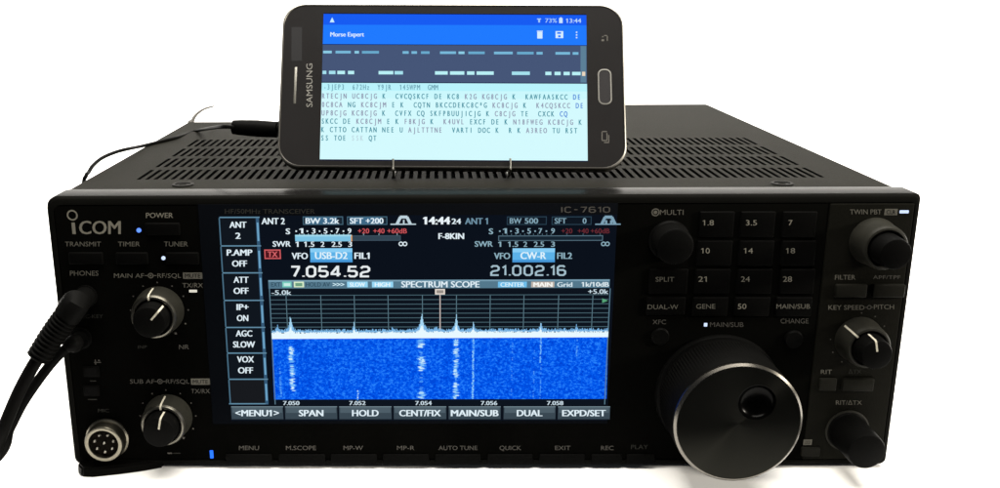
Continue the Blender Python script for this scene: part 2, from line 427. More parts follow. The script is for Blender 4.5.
p = MB()
def T(t, u0, u1, v, h=4.6, mi=1, bold=0.0, Y=YP, par=None, m=None):
    q = MB(); q.text(t, u0, u1, v, h, Y, 0, bold); q.build('caption', m or ink[mi], par or pan)
T('POWER', 146, 173, 215.3, 5.0, 0, .006); T('TRANSMIT', 65, 101, 244, 4.6); T('TIMER', 118, 140, 244, 4.6); T('TUNER', 164, 188, 244, 4.8)
T('PHONES', 70, 98.5, 273.2, 4.8)
T('MAIN AF', 114, 144, 275.6, 4.4); T('RF/SQL', 157.5, 181, 275.6, 4.4); T('TX/RX', 182.5, 203, 285.3, 4.4)
T('SUB AF', 130, 154.5, 381.5, 4.2, 2); T('RF/SQL', 166, 189.5, 381.5, 4.2, 2); T('TX/RX', 191, 210, 391.2, 4.2, 2)
T('ELEC-KEY', 76, 103, 316.3, 3.8, 3); T('MIC', 98, 109, 410.7, 3.4, 3); T('INP', 138, 147, 347, 3.2, 3); T('NR', 179, 189, 347, 4.4, 2)
for (u, v) in ((150.7, 275.6), (160.0, 381.5)):
    mi = 1 if v < 300 else 2
    ring(p, u, v, .75, 1.15, YP, mi, 20); disc(p, u, v, .4, YP, mi, 12); p.rect(u - 6, v - .35, u - 3, v + .35, YP, mi); p.rect(u + 3, v - .35, u + 6, v + .35, YP, mi)
for (u0, v0, u1, v1, mi) in ((183, 272.5, 202.5, 278.8, 1), (191, 378.6, 210, 384.8, 1)):
    p.rect(u0, v0, u1, v1, YP, mi)
for (cx, cy) in ((159.5, 310.), (168., 416.)):
    c = px(cx, cy); p_all = p; p = MB()
    for k in range(11):
        a = rad(-150 + 30 * k)
        q = (c.x + 11.6 * math.sin(a), c.z + 11.6 * math.cos(a)); s_ = .28 if k != 10 else .45
        p.quad((q[0] - s_, YP, q[1] - s_), (q[0] + s_, YP, q[1] - s_), (q[0] + s_, YP, q[1] + s_), (q[0] - s_, YP, q[1] + s_), 2 if k != 9 else 1)
    p.build('scale_dots', ink, pan); p = p_all
p.rect(167.5, 452.6, 172, 454, YP, 2); p.rect(172.5, 452.9, 180.5, 453.8, YP, 3)
# USB trident and small port marks down the left edge
p.rect(94, 362.0, 101, 362.8, YP, 2); p.rect(95, 359.6, 96, 364.6, YP, 2); p.rect(98, 360, 100, 361, YP, 2); p.rect(90, 380.6, 96, 381.5, YP, 3); p.rect(88, 399, 97, 400, YP, 3)
T('HF/50MHz TRANSCEIVER', 225, 315, 211.2, 4.6, 3, .005, Y=-.31)
q = MB(); q.square_text('IC-7610', 561, 610, 209.5, 6.0, -.31, 0, .17); q.build('model_caption', ink[2], pan)
for (t, u0, u1) in (('MENU', 239, 259, ), ('M.SCOPE', 286, 316), ('MP-W', 343.5, 363), ('MP-R', 397, 414.5), ('AUTO TUNE', 438.5, 477.5), ('QUICK', 499.5, 521), ('EXIT', 555, 570.5), ('REC', 601, 613.5)):
    T(t, u0, u1, 448, 4.2, 2)
T('PLAY', 631, 648, 447, 4.2, 3)
for u in (281, 333, 384.5, 437, 489, 541.5): p.rect(u - .5, 459.5, u + .5, 462, YP, 2)
T('MULTI', 660, 683.5, 212.3, 5.0, 1); ring(p, 655.5, 212.3, 1.15, 1.6, YP, 1, 20); disc(p, 655.5, 212.3, .75, YP, 1)
T('XFC', 652.5, 666, 322, 4.4, 2); T('MAIN/SUB', 710, 743.5, 324.6, 4.6, 2); T('CHANGE', 780.5, 808.5, 321, 4.8, 2)
leg = p.build('printed_legends', ink, pan)
T('MUTE', 185, 200.5, 275.7, 4.0, Y=YP - .06, m=M_pan); T('MUTE', 193, 208, 381.7, 3.8, Y=YP - .06, m=M_pan)
p = MB()
TS = lambda t, u0, u1, v, h=4.4, mi=1, bold=0.0: T(t, u0, u1, v, h, mi, bold, YS, slab)
TS('TWIN PBT', 849.5, 881, 211.6, 4.8, 1, .004); p.rect(884, 208.6, 897, 214.9, YS, 1)
TS('FILTER', 834.5, 855, 277, 4.6, 1); TS('APF/TPF', 872.5, 900, 277, 3.6, 2)
TS('KEY SPEED', 828, 864, 307.2, 4.6, 1, .004); TS('PITCH', 873.5, 893.5, 306.6, 4.6, 1, .004); ring(p, 868.8, 307, .6, .95, YS, 2, 16); p.rect(864.6, 306.7, 866.6, 307.4, YS, 2); p.rect(870.8, 306.7, 873, 307.4, YS, 2)
TS('\u0394TX', 848, 861, 371.3, 4.0, 3); TS('RIT/\u0394TX', 835.5, 861.5, 402.3, 4.2, 1)
p.build('printed_legends', ink, slab); p = MB()
for k in range(11):
    a = rad(-150 + 30 * k); c = px(858, 339); q = (c.x + 11.2 * math.sin(a), c.z + 11.2 * math.cos(a))
    if k not in (3, 4): p.quad((q[0] - .25, YS, q[1] - .25), (q[0] + .25, YS, q[1] - .25), (q[0] + .25, YS, q[1] + .25), (q[0] - .25, YS, q[1] + .25), 2)
p.build('scale_dots', ink, slab)
p = MB(); p.text('CLR', 886, 895, 211.8, 4.0, YS - .06, 0); p.build('clear_caption', M_slab, slab)
p = MB(); p.text('RIT', 820.5, 831.5, 371.5, 4.2, YS, 1); p.build('caption', ink, slab)
p = MB(); p.rect(803, 439.2, 811.5, 444.6, YS, 0); p.build('lock_mark', [M_inkm], slab); T('LOCK', 804.2, 810.4, 442.0, 3.2, Y=YS - .06, m=M_slab, par=slab)

# --- indicator lights
def led(u0, v0, u1, v1, m, base=0.0):
    a = px(u0, v1); c = px(u1, v0); b = MB(); b.box((a.x, base - .35, a.z), (c.x, 1, c.z), .15, 2); return b.build('indicator_light', m, RAD)
G_blue = glow('blue_light', 90, 135, 255, 1.6); G_wblue = glow('pale_blue_light', 205, 222, 255, 1.2); G_dblue = glow('deep_blue_light', 40, 110, 255, 1.5); G_warm = glow('warm_white_light', 225, 220, 205, 1.0)
c = px(139, 230.2); b = MB(); b.lathe(c.x, c.z, [(.9, 1), (.9, -.3), (.5, -.6), (0, -.7)], 20); b.build('indicator_light', G_blue, RAD)
c = px(163.5, 258); b = MB(); b.lathe(c.x, c.z, [(.8, 1), (.8, -.3), (.45, -.6), (0, -.7)], 20); b.build('indicator_light', G_wblue, RAD)
led(189.3, 289.8, 197, 292.3, G_warm); led(899, 210, 908.3, 213.0, G_wblue, -.35); led(703.8, 323, 707.3, 326.4, G_wblue); led(210.3, 450.4, 213.1, 458.2, G_dblue)

# --- knobs
def pointer(cx, cz, ang, pts, wd=0.38):
    """painted line along (radius, y) stations at a fixed angle on a turned part"""
    a = rad(ang); sx, cz_ = math.sin(a), math.cos(a); tx, tz = cz_, -sx
    b = MB(); vs = []
    for r, y in pts:
        vs += [(cx + sx * r - tx * wd, y, cz + cz_ * r - tz * wd), (cx + sx * r + tx * wd, y, cz + cz_ * r + tz * wd)]
    n = len(pts); top = list(vs)
    b.add(top, [(2 * i, 2 * i + 1, 2 * i + 3, 2 * i + 2) for i in range(n - 1)], 0, False)
    return b
def dual_knob(u, v, R, h, outer_ang, inner_ang, r_in, h_in, ringm, base=0.0, label=None):
    c = px(u, v); y1 = base - h
    b = MB()
    b.lathe(c.x, c.z, [(R + .35, 1), (R + .35, base - .8), (R + .1, base - 1.6), (R - .35, y1 + 1.6), (R - .55, y1 + 1.2), (R - 1.1, y1 + .2), (R - 1.7, y1), (R - 2.0, y1 + .1), (R - 2.1, y1 + .9), (0, y1 + .9)],
            144, knurl=.16, kn=(2, 3), mis=[0, 0, 0, 0, 1, 1, 1, 0, 2])
    o = b.build('knob', [M_knob, ringm, M_knobk], RAD, label=label)
    ro = R + .05
    if outer_ang is not None:
        pointer(c.x, c.z, outer_ang, [(ro + .2, base - 1.6), (ro - .40, y1 + 1.6), (ro - .55, y1 + 1.2), (ro - 1.05, y1 + .12), (ro - 1.8, y1 - .12), (ro - 2.4, y1 - .12)]).build('pointer_line', M_ptr, o)
    y2 = y1 - h_in
    b = MB(); b.lathe(c.x, c.z, [(r_in + .15, y1 + 1.2), (r_in + .1, y1), (r_in - .15, y2 + .9), (r_in - .45, y2 + .25), (r_in - 1.0, y2), (0, y2 - .15)], 96, knurl=.06, kn=(1, 2)); b.build('inner_knob', M_knobk, o)
    if inner_ang is not None:
        q = r_in + .1
        pointer(c.x, c.z, inner_ang, [(q + .08, y1 - .3), (q - .14, y2 + .9), (q - .42, y2 + .2), (q - 1.0, y2 - .08), (q * .25, y2 - .2)]).build('pointer_line', M_ptr, o)
    return o
dual_knob(159.5, 310, 9.6, 9.5, -8, 42, 6.6, 6.0, M_ring)
dual_knob(168.5, 416.5, 9.6, 9.5, -1, 12, 6.6, 6.0, M_ring)
dual_knob(873, 241, 9.2, 11.5, None, None, 6.2, 8.0, M_knob, base=-.35)
dual_knob(858, 339, 9.2, 10.5, -47, -12, 6.2, 7.0, M_knob, base=-.35)
c = px(846.5, 430); b = MB()
b.lathe(c.x, c.z, [(8.3, 1), (8.3, -1.2), (7.8, -1.8), (7.5, -18.5), (7.1, -19.6), (6.3, -20), (0, -20.2)], 120, knurl=.12, kn=(2, 3)); b.build('knob', M_knobk, RAD)
b = MB(); b.lathe(c.x, c.z, [(9.0, 0), (9.0, -.9), (8.4, -1.2), (8.0, -1.0)], 72); b.build('knob_collar', M_knob, RAD)
c = px(669, 240); b = MB()
b.lathe(c.x, c.z, [(8.0, 1), (8.0, -1.0), (7.5, -1.6), (7.3, -9.4), (6.9, -10.4), (6.2, -10.8), (0, -11)], 120, knurl=.12, kn=(2, 3)); b.build('knob', M_knobk, RAD)

# --- big tuning dial
c = px(717, 393); R = 24.6
b = MB()
b.lathe(c.x, c.z, [(R + .9, 1), (R + .9, -1.2), (R + .4, -2.0), (R - .6, -2.4), (R - .6, -4.5), (R + .1, -5.2), (R + .1, -24.5), (R - .5, -25.2), (R - .5, -26.4), (R, -26.8), (R, -27.6)], 240, knurl=.35, kn=(5, 6), mis=[0] * 10)
dial = b.build('tuning_dial', [M_knobk], RAD)
b = MB(); b.lathe(c.x, c.z, [(R, -27.6), (R - .1, -28.3), (R - 1.0, -29.15), (R - 1.3, -29.15)], 160); b.build('rim', M_chrome, dial)
dc = px(757, 402.5, -29.0); dx, dz = dc.x - c.x, dc.z - c.z; RD = 7.2
b = MB(); N = 96; R2 = R - 1.3
aniso(M_dial)
# flat face with a round hole where the finger dimple sits
bm_ = bmesh.new()
def loop_e(cx, cz, r, n): 
    v = [bm_.verts.new((cx + r * math.sin(2 * math.pi * i / n), -29.1, cz + r * math.cos(2 * math.pi * i / n))) for i in range(n)]
    return [bm_.edges.new((v[i], v[(i + 1) % n])) for i in range(n)]
e = loop_e(0, 0, R2 + .05, N) + loop_e(dx, dz, RD, 48)
bmesh.ops.triangle_fill(bm_, use_beauty=True, use_dissolve=False, edges=e)
bmesh.ops.recalc_face_normals(bm_, faces=bm_.faces[:])
if bm_.faces[0].normal.y > 0: bmesh.ops.reverse_faces(bm_, faces=bm_.faces[:])
me = bpy.data.meshes.new('dial_face'); bm_.transform(Matrix.Scale(MM, 4)); bm_.to_mesh(me); bm_.free(); me.materials.append(M_dial)
df = bpy.data.objects.new('dial_face', me); COL.objects.link(df); df.parent = dial
df.location = (Vector((c.x, 0, c.z)) - Vector(dial['_o'])) * MM
b = MB(); b.lathe(c.x + dx, c.z + dz, [(RD, -29.1), (RD - .2, -29.0)] + [(RD * .96 * math.cos(a), -29.0 + 3.4 * math.sin(a)) for a in [math.pi / 2 * k / 8 for k in range(9)]], 64)
M_dimple = mat('dimple_black', (0.0006, 0.0006, 0.0006), 0.22, 0.03)
b.build('finger_dimple', M_dimple, dial)

# --- microphone socket
c = px(108, 438); b = MB()
b.lathe(c.x, c.z, [(8.9, 1), (8.9, -1.0), (8.2, -1.5), (8.0, -5.2), (7.6, -6.0), (6.9, -6.2), (6.2, -6.0), (6.0, -2.0)], 80)
mic = b.build('microphone_socket', M_mic, RAD)
b = MB(); b.lathe(c.x, c.z, [(6.05, -4.2), (0, -4.2)], 48); b.build('socket_core', mat('socket_core_plastic', (0.006, 0.005, 0.004), .7), mic)
for k in range(8):
    a = rad(26 + k * 360 / 7); r = 4.0 if k < 7 else 0
    x, z = c.x + r * math.sin(a), c.z + r * math.cos(a)
    b = MB(); b.lathe(x, z, [(.6, -4.0), (.6, -5.0), (.3, -5.4), (0, -5.5)], 12); b.build('contact_pin', M_pin, mic)

# --- jacks and USB ports on the left edge
for (u, v) in ((86, 296), (81, 338)):
    c = px(u, v); b = MB(); b.lathe(c.x, c.z, [(4.6, 1), (4.6, -.5), (4.0, -.8), (3.2, -.8), (3.2, -.06), (0, -.06)], 40); b.build('jack_socket', M_knobk, RAD)
for (v0, v1) in ((366, 377), (385, 396)):
    a = px(84, v1); d = px(99, v0); b = MB(); b.box((a.x, -.5, a.z), (d.x, 1, d.z), .3, 2); b.box((a.x + .9, -.56, a.z + .8), (d.x - .9, -.3, d.z - .8), 0, 1, 1); b.build('usb_port', [M_key, M_slot], RAD)

# ------------------------------------------------------------------ the display
SC = MB()                                    # glass
a = px(213, 424); d = px(618, 203)
b = MB(); b.box((a.x, -0.25, a.z), (d.x, 1.0, d.z), .12, 2)
disp = b.build('display', mat('display_glass', (0.0025, 0.0028, 0.0035), .3, 0.0, emit=L3(0, 1, 3)), RAD)
ZL = [-0.32, -0.38, -0.44, -0.50, -0.56]
pal = {}
def C(r, g, b, es=1.0):
    k = (r, g, b, es)
    if k not in pal: pal[k] = (len(pal), glow('display_colour', r, g, b, es))
    return pal[k][0]
def pal_mats(): return [m for i, m in sorted(pal.values(), key=lambda q: q[0])]
WH = (225, 240, 248); LB = (150, 190, 205)
D = MB()
# screen ground
D.rect(224.8, 215, 612, 420.5, ZL[0], C(11, 17, 27))
D.build('screen_ground', pal_mats(), disp); pal.clear()
# left soft keys, each a cell of its own
cells = [(216.5, 245, 'ANT', '2'), (245, 272, 'P.AMP', 'OFF'), (272, 299.5, 'ATT', 'OFF'), (299.5, 326.5, 'IP+', 'ON'), (326.5, 352.2, 'AGC', 'SLOW'), (352.2, 378.3, 'VOX', 'OFF'), (378.3, 404, '', '')]
def uL(v): return 218.8 + (v - 216) * 0.0597
def uR(v): return 258.8 + (v - 216) * 0.052
for v0, v1, t1, t2 in cells:
    pal.clear(); D = MB(); l0, r0 = uL((v0 + v1) / 2), uR((v0 + v1) / 2) + .2
    D.rect(l0, v0 + .2, r0, v1 - .2, ZL[1], C(16, 22, 30) if t1 else C(24, 26, 30))
    D.rect(l0, v0, r0, v0 + 1.2, ZL[2], C(98, 140, 165)); D.rect(l0, v0 + 1.2, l0 + 1.2, v1, ZL[2], C(75, 112, 135))
    D.rect(r0 - 3.2, v0 + 1.2, r0, v1, ZL[2], C(52, 88, 118)); D.rect(r0 - 2.4, v0 + (v1 - v0) * .2, r0 - .6, v0 + (v1 - v0) * .85, ZL[3], C(110, 165, 200))
    if v0 > 370: D.rect(l0, v1 - 1.2, r0, v1, ZL[2], C(98, 140, 165))
    cu = (l0 + r0) / 2 - 1.5
    if t1:
        w1 = len(t1) * 5.0 if '.' not in t1 else 24; w2 = len(t2) * 5.1
        w1 = {'ANT': 16.5, 'P.AMP': 25, 'ATT': 14.5, 'IP+': 11.5, 'AGC': 16, 'VOX': 16.5}[t1]; w2 = {'2': 4.6, 'OFF': 14.5, 'ON': 11, 'SLOW': 21.5}[t2]
        vm = (v0 + v1) / 2
        D.text(t1, cu - w1 / 2, cu + w1 / 2, vm - 6.3, 6.0, ZL[3], C(*WH), .022); D.text(t2, cu - w2 / 2, cu + w2 / 2, vm + 4.7, 6.0, ZL[3], C(*WH), .022)
    D.build('side_softkey', pal_mats(), disp)
# bottom soft keys
for u0, u1, t, w_ in ((231.5, 283.3, '<MENU1>', 43), (285.3, 337.2, 'SPAN', 24), (339.3, 391.6, 'HOLD', 26), (393.8, 446.3, 'CENT/FIX', 41), (448.7, 500.6, 'MAIN/SUB', 47), (503.6, 555.4, 'DUAL', 25), (557.8, 609.8, 'EXPD/SET', 43)):
    pal.clear(); D = MB()
    D.rect(u0, 406, u1, 419.2, ZL[1], C(58, 72, 82)); D.rect(u0 + 1, 407, u1 - 1, 412.5, ZL[2], C(78, 94, 104)); D.rect(u0, 406, u1, 406.8, ZL[3], C(120, 140, 150)); D.rect(u0, 418.5, u1, 419.2, ZL[3], C(36, 46, 54))
    cu = (u0 + u1) / 2; D.text(t, cu - w_ / 2, cu + w_ / 2, 412.6, 6.2, ZL[4], C(*WH), .022)
    D.build('bottom_softkey', pal_mats(), disp)
# status line and receiver read-outs
pal.clear(); D = MB()
def t_(s, u0, u1, v, h, col=WH, bold=.015, y=3): D.text(s, u0, u1, v, h, ZL[y], C(*col), bold)
t_('14:44', 423.6, 449.7, 220.3, 7.4, (235, 245, 250), .03); t_('24', 451.9, 460.7, 221.0, 5.4, (225, 240, 248), .02); t_('F-8KIN', 438.7, 463.8, 235.8, 5.8, (225, 238, 245), .025)
D.build('clock_readout', pal_mats(), disp)
def receiver(x, ant, bw, bwv, sft, sftv, mode, fil, freq, main):
    """x maps the read-outs' left edges; main is the brighter, active receiver"""
    pal.clear(); D = globals()['D'] = MB()
    tc = WH if main else (140, 175, 190)
    A = lambda a, b_: a if main else b_
    t_(ant, A(262, 465.2), A(284.8, 487.6), 220.8, 6.2, tc if main else (110, 145, 165), .02)
    for (u0, u1, s1, s2) in ((A(303, 506.8), A(343.2, 546.6), bw, bwv), (A(347.2, 551.6), A(387.3, 591.4), sft, sftv)):
        D.rect(u0, 216.2, u1, 224.6, ZL[1], C(*A((70, 105, 125), (42, 66, 82)))); D.rect(u0 + .8, 217, u1 - .8, 223.8, ZL[2], C(*A((25, 38, 50), (14, 22, 32))))
        if main: D.rect(u0 + 2.5, 217, u1 - 6, 223.8, ZL[3], C(62, 105, 135))
        if s2 and main: D.text(s1 + ' ' + s2, u0 + 3, u1 - 4, 220.5, 5.6, ZL[4], C(*WH), .02)
        else:
            D.text(s1, u0 + 3, u0 + (14.5), 220.5, 5.4, ZL[4], C(130, 165, 182), .015)
            if s2: D.text(s2, u0 + (31 if len(s2) == 1 else 18), u0 + (34.5 if len(s2) == 1 else 31), 220.5, 5.4, ZL[4], C(130, 165, 182), .015)
    u0 = A(390.5, 595); cc = C(*A((190, 210, 220), (125, 160, 180)))
    D.rect(u0, 223.4, u0 + 25.5, 224.6, ZL[1], cc)
    def seg(ua, va, ub, vb, t=.55):
        p0, p1 = px(ua, va), px(ub, vb); d_ = (p1 - p0); n_ = Vector((-d_.z, 0, d_.x)).normalized() * (t / 2.4); y = Vector((0, ZL[2], 0))
        D.quad(p0 - n_ + y, p1 - n_ + y, p1 + n_ + y, p0 + n_ + y, cc)
    seg(u0 + 6.5, 224, u0 + 10, 216.8, 1.4); seg(u0 + 9.5, 216.8, u0 + 17, 216.8, 1.4); seg(u0 + 16.5, 216.8, u0 + 20, 224, 1.4)
    if main: seg(u0 + 13.3, 219.6, u0 + 13.3, 223.5, .7)
    else: seg(u0 + 11, 224, u0 + 11, 220, 1); seg(u0 + 16, 224, u0 + 16, 220, 1)
    # S meter
    s0 = A(288, 490.8); t_('S', s0 - 1.8, s0 + 2, 231, 5.6, tc, .02)
    for q, u in zip('13579', A((301.4, 313.7, 325.7, 337.5, 349.6), (504.8, 516.8, 529, 540.2, 552.8))):
        t_(q, u - 1.7, u + 1.7, 230.6, 5.2, tc, .015)
        if q != '9': D.rect(u + 5.3, 230.2, u + 6.8, 231.6, ZL[2], C(*tc))
    D.rect(A(295.6, 499.0), 230.2, A(297.1, 500.5), 231.6, ZL[2], C(*tc))
    rc = A((205, 85, 90), (105, 42, 50))
    for q, u in zip(('+20', '+40', '+60dB'), A((363.7, 379, 397.2), (566.8, 583, 600))):
        hw = A(5.6, 5.4) * (1.0 if len(q) == 3 else 1.75); t_(q, u - hw, u + hw * .98, 230.6, 4.8, rc, .012); D.rect(u - .5, 233.2, u + .5, 235, ZL[1], C(*A((120, 150, 160), (60, 84, 98))))
    b0, b1, b2 = A((295.3, 351.6, 400.8), (498.2, 552, 602.8))
    D.rect(b0, 235.2, b2, 240.6, ZL[1], C(*A((62, 82, 96), (84, 112, 128)))); D.rect(b0 + .8, 236.0, b2 - .8, 239.8, ZL[2], C(*A((50, 68, 82), (22, 36, 48))))
    if main:
        D.rect(b0, 234.6, b1, 241.0, ZL[3], C(125, 195, 228)); D.rect(b0, 234.4, b1, 236, ZL[4], C(165, 220, 240)); D.rect(b1 - .6, 234.6, b1 + .8, 241.0, ZL[4], C(215, 150, 90))
    for k in range(12): u = b0 + 4 + k * 4.4; D.rect(u, 233.4, u + .8, 234.7, ZL[2], C(*A((170, 200, 212), (80, 108, 122))))
    s0 = A(282, 483.8); t_('SWR', s0 - 9, s0 + 8.8, 243.6, 5.4, tc, .015)
    for q, u, w_ in zip(('1', '1.5', '2', '2.5', '3'), A((297.2, 309.4, 322.7, 336.8, 350.2), (499.6, 513, 525.2, 538.8, 552.8)), (1.3, 5, 1.8, 5, 1.8)): t_(q, u - w_, u + w_, 243.9, 5.2, tc, .012)
    iu = A(403, 605.2)
    for s_ in (-2, 2): ring(D, iu + s_, 243.6, .55, .95, ZL[2], C(*tc), 14)
    # mode line
    m0, m1 = A((310.4, 352.4), (512.5, 554.7))
    D.rect(m0, 248, m1, 262, ZL[1], C(92, 178, 232)); D.rect(m0, 248, m1, 252, ZL[2], C(135, 205, 245)); D.rect(m0, 259.5, m1, 262, ZL[2], C(70, 150, 215))
    t_(mode, m0 + A(5, 8), m1 - A(5, 9), 255.2, 6.8, (222, 242, 252), .02, 4)
    t_('VFO', m0 - 18.3, m0 - 2.6, 255.6, 6.2, tc, .02); t_(fil, m1 + 2.4, m1 + 17, 255.4, 6.2, tc, .02)
    if main:
        D.rect(264.5, 249.2, 281, 258.8, ZL[1], C(205, 90, 95)); D.rect(265.7, 250.4, 279.8, 257.6, ZL[2], C(80, 22, 30)); t_('TX', 268, 277.6, 254, 5.6, (215, 100, 105), .02)
    f0, f1 = A((291.4, 370.3), (490.2, 566)); D.square_text(freq, f0, f1, A(271.2, 270.2), A(11.6, 10.8), ZL[3], C(*A((232, 238, 240), (165, 192, 205))), A(.20, .18))
    D.build('receiver_readout', pal_mats(), disp)
receiver(0, 'ANT 2', 'BW', '3.2k', 'SFT', '+200', 'USB-D2', 'FIL1', '7.054.52', True)
receiver(0, 'ANT 1', 'BW', '500', 'SFT', '0', 'CW-R', 'FIL2', '21.002.16', False)

# spectrum scope
pal.clear(); D = MB()
D.rect(268.5, 279.5, 609.5, 288, ZL[1], C(84, 120, 140)); D.rect(268.5, 279.5, 609.5, 281, ZL[2], C(120, 158, 178))
D.rect(272.2, 288, 607.6, 405, ZL[1], C(13, 20, 30))
D.rect(282.5, 281.3, 291.8, 287, ZL[3], C(120, 205, 190)); D.rect(294, 281.3, 304.2, 287, ZL[3], C(215, 235, 200)); D.rect(295.5, 282.6, 302.5, 285.8, ZL[4], C(110, 160, 130)); D.rect(284, 282.8, 290.5, 285.6, ZL[4], C(200, 235, 230))
t_('EXT', 271.5, 280.5, 284.2, 4.2, (45, 72, 88), .01); t_('HOLD AV', 306, 330, 284.2, 4.2, (48, 76, 92), .01)
for k in range(3): t_('>', 333 + k * 3.9, 336.4 + k * 3.9, 284.2, 4.4, (205, 235, 245), .03)
D.rect(347.2, 281.3, 367.8, 287, ZL[3], C(150, 215, 245)); D.rect(372, 281.3, 393.2, 287, ZL[3], C(150, 215, 245)); t_('SLOW', 350, 365, 284.2, 4, (235, 250, 255), .02, 4); t_('HIGH', 375, 390, 284.2, 4, (235, 250, 255), .02, 4)
t_('SPECTRUM SCOPE', 401.5, 479.3, 284.0, 6.0, (225, 240, 248), .018)
D.rect(497.9, 281.3, 526.7, 287, ZL[3], C(110, 190, 235)); t_('CENTER', 500.5, 524, 284.2, 4.2, (215, 240, 250), .02, 4)
D.rect(531, 281.3, 554.2, 287, ZL[3], C(190, 180, 170)); t_('MAIN', 533.5, 552, 284.2, 4.4, (250, 250, 245), .025, 4)
t_('Grid', 557.2, 572, 284.2, 4.6, (210, 228, 236), .02); t_('1k/10dB', 581.6, 608.5, 284, 4.6, (220, 235, 240), .02)
t_('-5.0k', 272, 291.4, 292.2, 4.6, (200, 220, 230), .015); t_('+5.0k', 588, 608, 291.2, 4.6, (200, 220, 230), .015)
gl = C(78, 108, 120)
for k in range(8): D.rect(270.5, 294.4 + 4.55 * k, 608.3, 295.0 + 4.55 * k, ZL[2], gl)
for u in (287, 321.4, 354.7, 388.3, 422.5, 456.4, 490, 523.5, 558, 592): D.rect(u - .35, 295, u + .35, 330, ZL[2], C(92, 124, 138))
D.rect(272.0, 288, 273.0, 404, ZL[3], C(88, 122, 140)); D.rect(606.7, 288, 607.7, 404, ZL[3], C(88, 122, 140))
D.rect(439.6, 293, 440.6, 330, ZL[3], C(205, 190, 185)); D.rect(435, 288.6, 445, 294.2, ZL[3], C(225, 215, 205)); D.rect(436.5, 289.8, 443.5, 292.8, ZL[4], C(150, 142, 135))
c0, c1, c2 = px(602, 302.6), px(607.8, 300.3), px(602, 298); D.add([q + Vector((0, ZL[3], 0)) for q in (c0, c1, c2)], [(0, 1, 2)], C(85, 165, 120), False)
for t, u in (('7.050', 291.5), ('7.052', 357.5), ('7.054', 423.5), ('7.056', 489), ('7.058', 555)): t_(t, u - 8, u + 8, 402.6, 4.0, (200, 218, 228), .02, 4)
D.build('spectrum_scope', pal_mats(), disp)
# spectrum trace
pal.clear(); D = MB()
rng = random.Random(3)
PK = [(290.5, 15, 1.5), (277.5, 6, .8), (354, 9, .7), (421.5, 17, 2.1), (456, 15.5, 1.4), (473, 9.5, .9), (540.3, 9, .8), (575.8, 4, .7), (436, 3, 2), (392, 2, 1)]
u = 272.0
cw, cb = C(226, 243, 250, 1.05), C(120, 178, 225)
while u < 608:
    h = sum(a_ * math.exp(-abs(u - q) / s_) for q, a_, s_ in PK)
    j = rng.random() * 2.6
    base_v = 332.5 - (u - 272) * .004; tip = base_v - 1.2 - j - h
    bot = 338.6 - (u - 272) * .0055
    D.rect(u, base_v - h * .45 + rng.uniform(-1, .8), u + .72, bot, ZL[4], cw)
    D.rect(u, tip, u + .72, base_v, ZL[3], cb if h < 6 else C(165, 215, 245))
    u += .7
D.build('spectrum_trace', pal_mats(), disp)
# waterfall: blue speckle with bright signal streaks
m = bpy.data.materials.new('waterfall_blue'); m.use_nodes = True; nt = m.node_tree; bs = nt.nodes['Principled BSDF']
bs.inputs['Base Color'].default_value = (0, 0, 0, 1); bs.inputs['Specular IOR Level'].default_value = 0
tc = nt.nodes.new('ShaderNodeTexCoord'); mp = nt.nodes.new('ShaderNodeMapping'); mp.inputs['Scale'].default_value = (1, 1, 1.3)
n1 = nt.nodes.new('ShaderNodeTexNoise'); n1.inputs['Scale'].default_value = 1000; n1.inputs['Detail'].default_value = 2.5; n1.inputs['Roughness'].default_value = .75
cr = nt.nodes.new('ShaderNodeValToRGB'); cr.color_ramp.elements[0].position = .34; cr.color_ramp.elements[0].color = L3(0, 62, 205); cr.color_ramp.elements[1].position = .68; cr.color_ramp.elements[1].color = L3(45, 140, 255)
e_ = cr.color_ramp.elements.new(.52); e_.color = L3(0, 90, 240)
nt.links.new(tc.outputs['Object'], mp.inputs[0]); nt.links.new(mp.outputs[0], n1.inputs['Vector']); nt.links.new(n1.outputs['Fac'], cr.inputs[0]); nt.links.new(cr.outputs[0], bs.inputs['Emission Color']); bs.inputs['Emission Strength'].default_value = 1.0
D = MB(); y = Vector((0, ZL[2], 0)); D.quad(px(274.3, 399.2) + y, px(606.3, 398.6) + y, px(608, 336) + y, px(271.5, 338) + y)
wf = D.build('waterfall', m, disp)
def streak(u, w_, spans, dens, cols):
    pal.clear(); D = MB()
    for v0, v1 in spans:
        v = v0
        while v < v1:
            if rng.random() < dens:
                ww = w_ * rng.uniform(.55, 1.0); uu = u + rng.uniform(-.2, .2) * w_ + (v - 365) * (425 - u) / 3600
                D.rect(uu - ww / 2, v, uu + ww / 2, v + .95, ZL[3], C(70, 150, 248)); D.rect(uu - ww * .3, v, uu + ww * .3, v + .95, ZL[4], C(*rng.choice(cols)))
            v += .9
    D.build('signal_streak', pal_mats(), wf)
bw_ = [(150, 205, 250), (185, 225, 250), (100, 175, 250), (210, 238, 252)]; bd = [(60, 140, 245), (85, 160, 248)]
streak(292, 6.5, [(346, 362), (364, 376), (378, 390)], .95, bw_); streak(280, 2.2, [(368, 396)], .6, bd)
streak(421.5, 9, [(339, 347), (356, 370), (391, 398)], .95, bw_); streak(421.5, 4, [(347, 391)], .4, bd)
streak(456, 6.5, [(339, 345), (348, 356), (359, 364), (365, 376), (382, 398)], .92, bw_); streak(456, 2, [(339, 398)], .6, bd)
streak(473, 2.6, [(338, 398)], .88, [(120, 190, 250), (150, 205, 250), (80, 160, 248)])
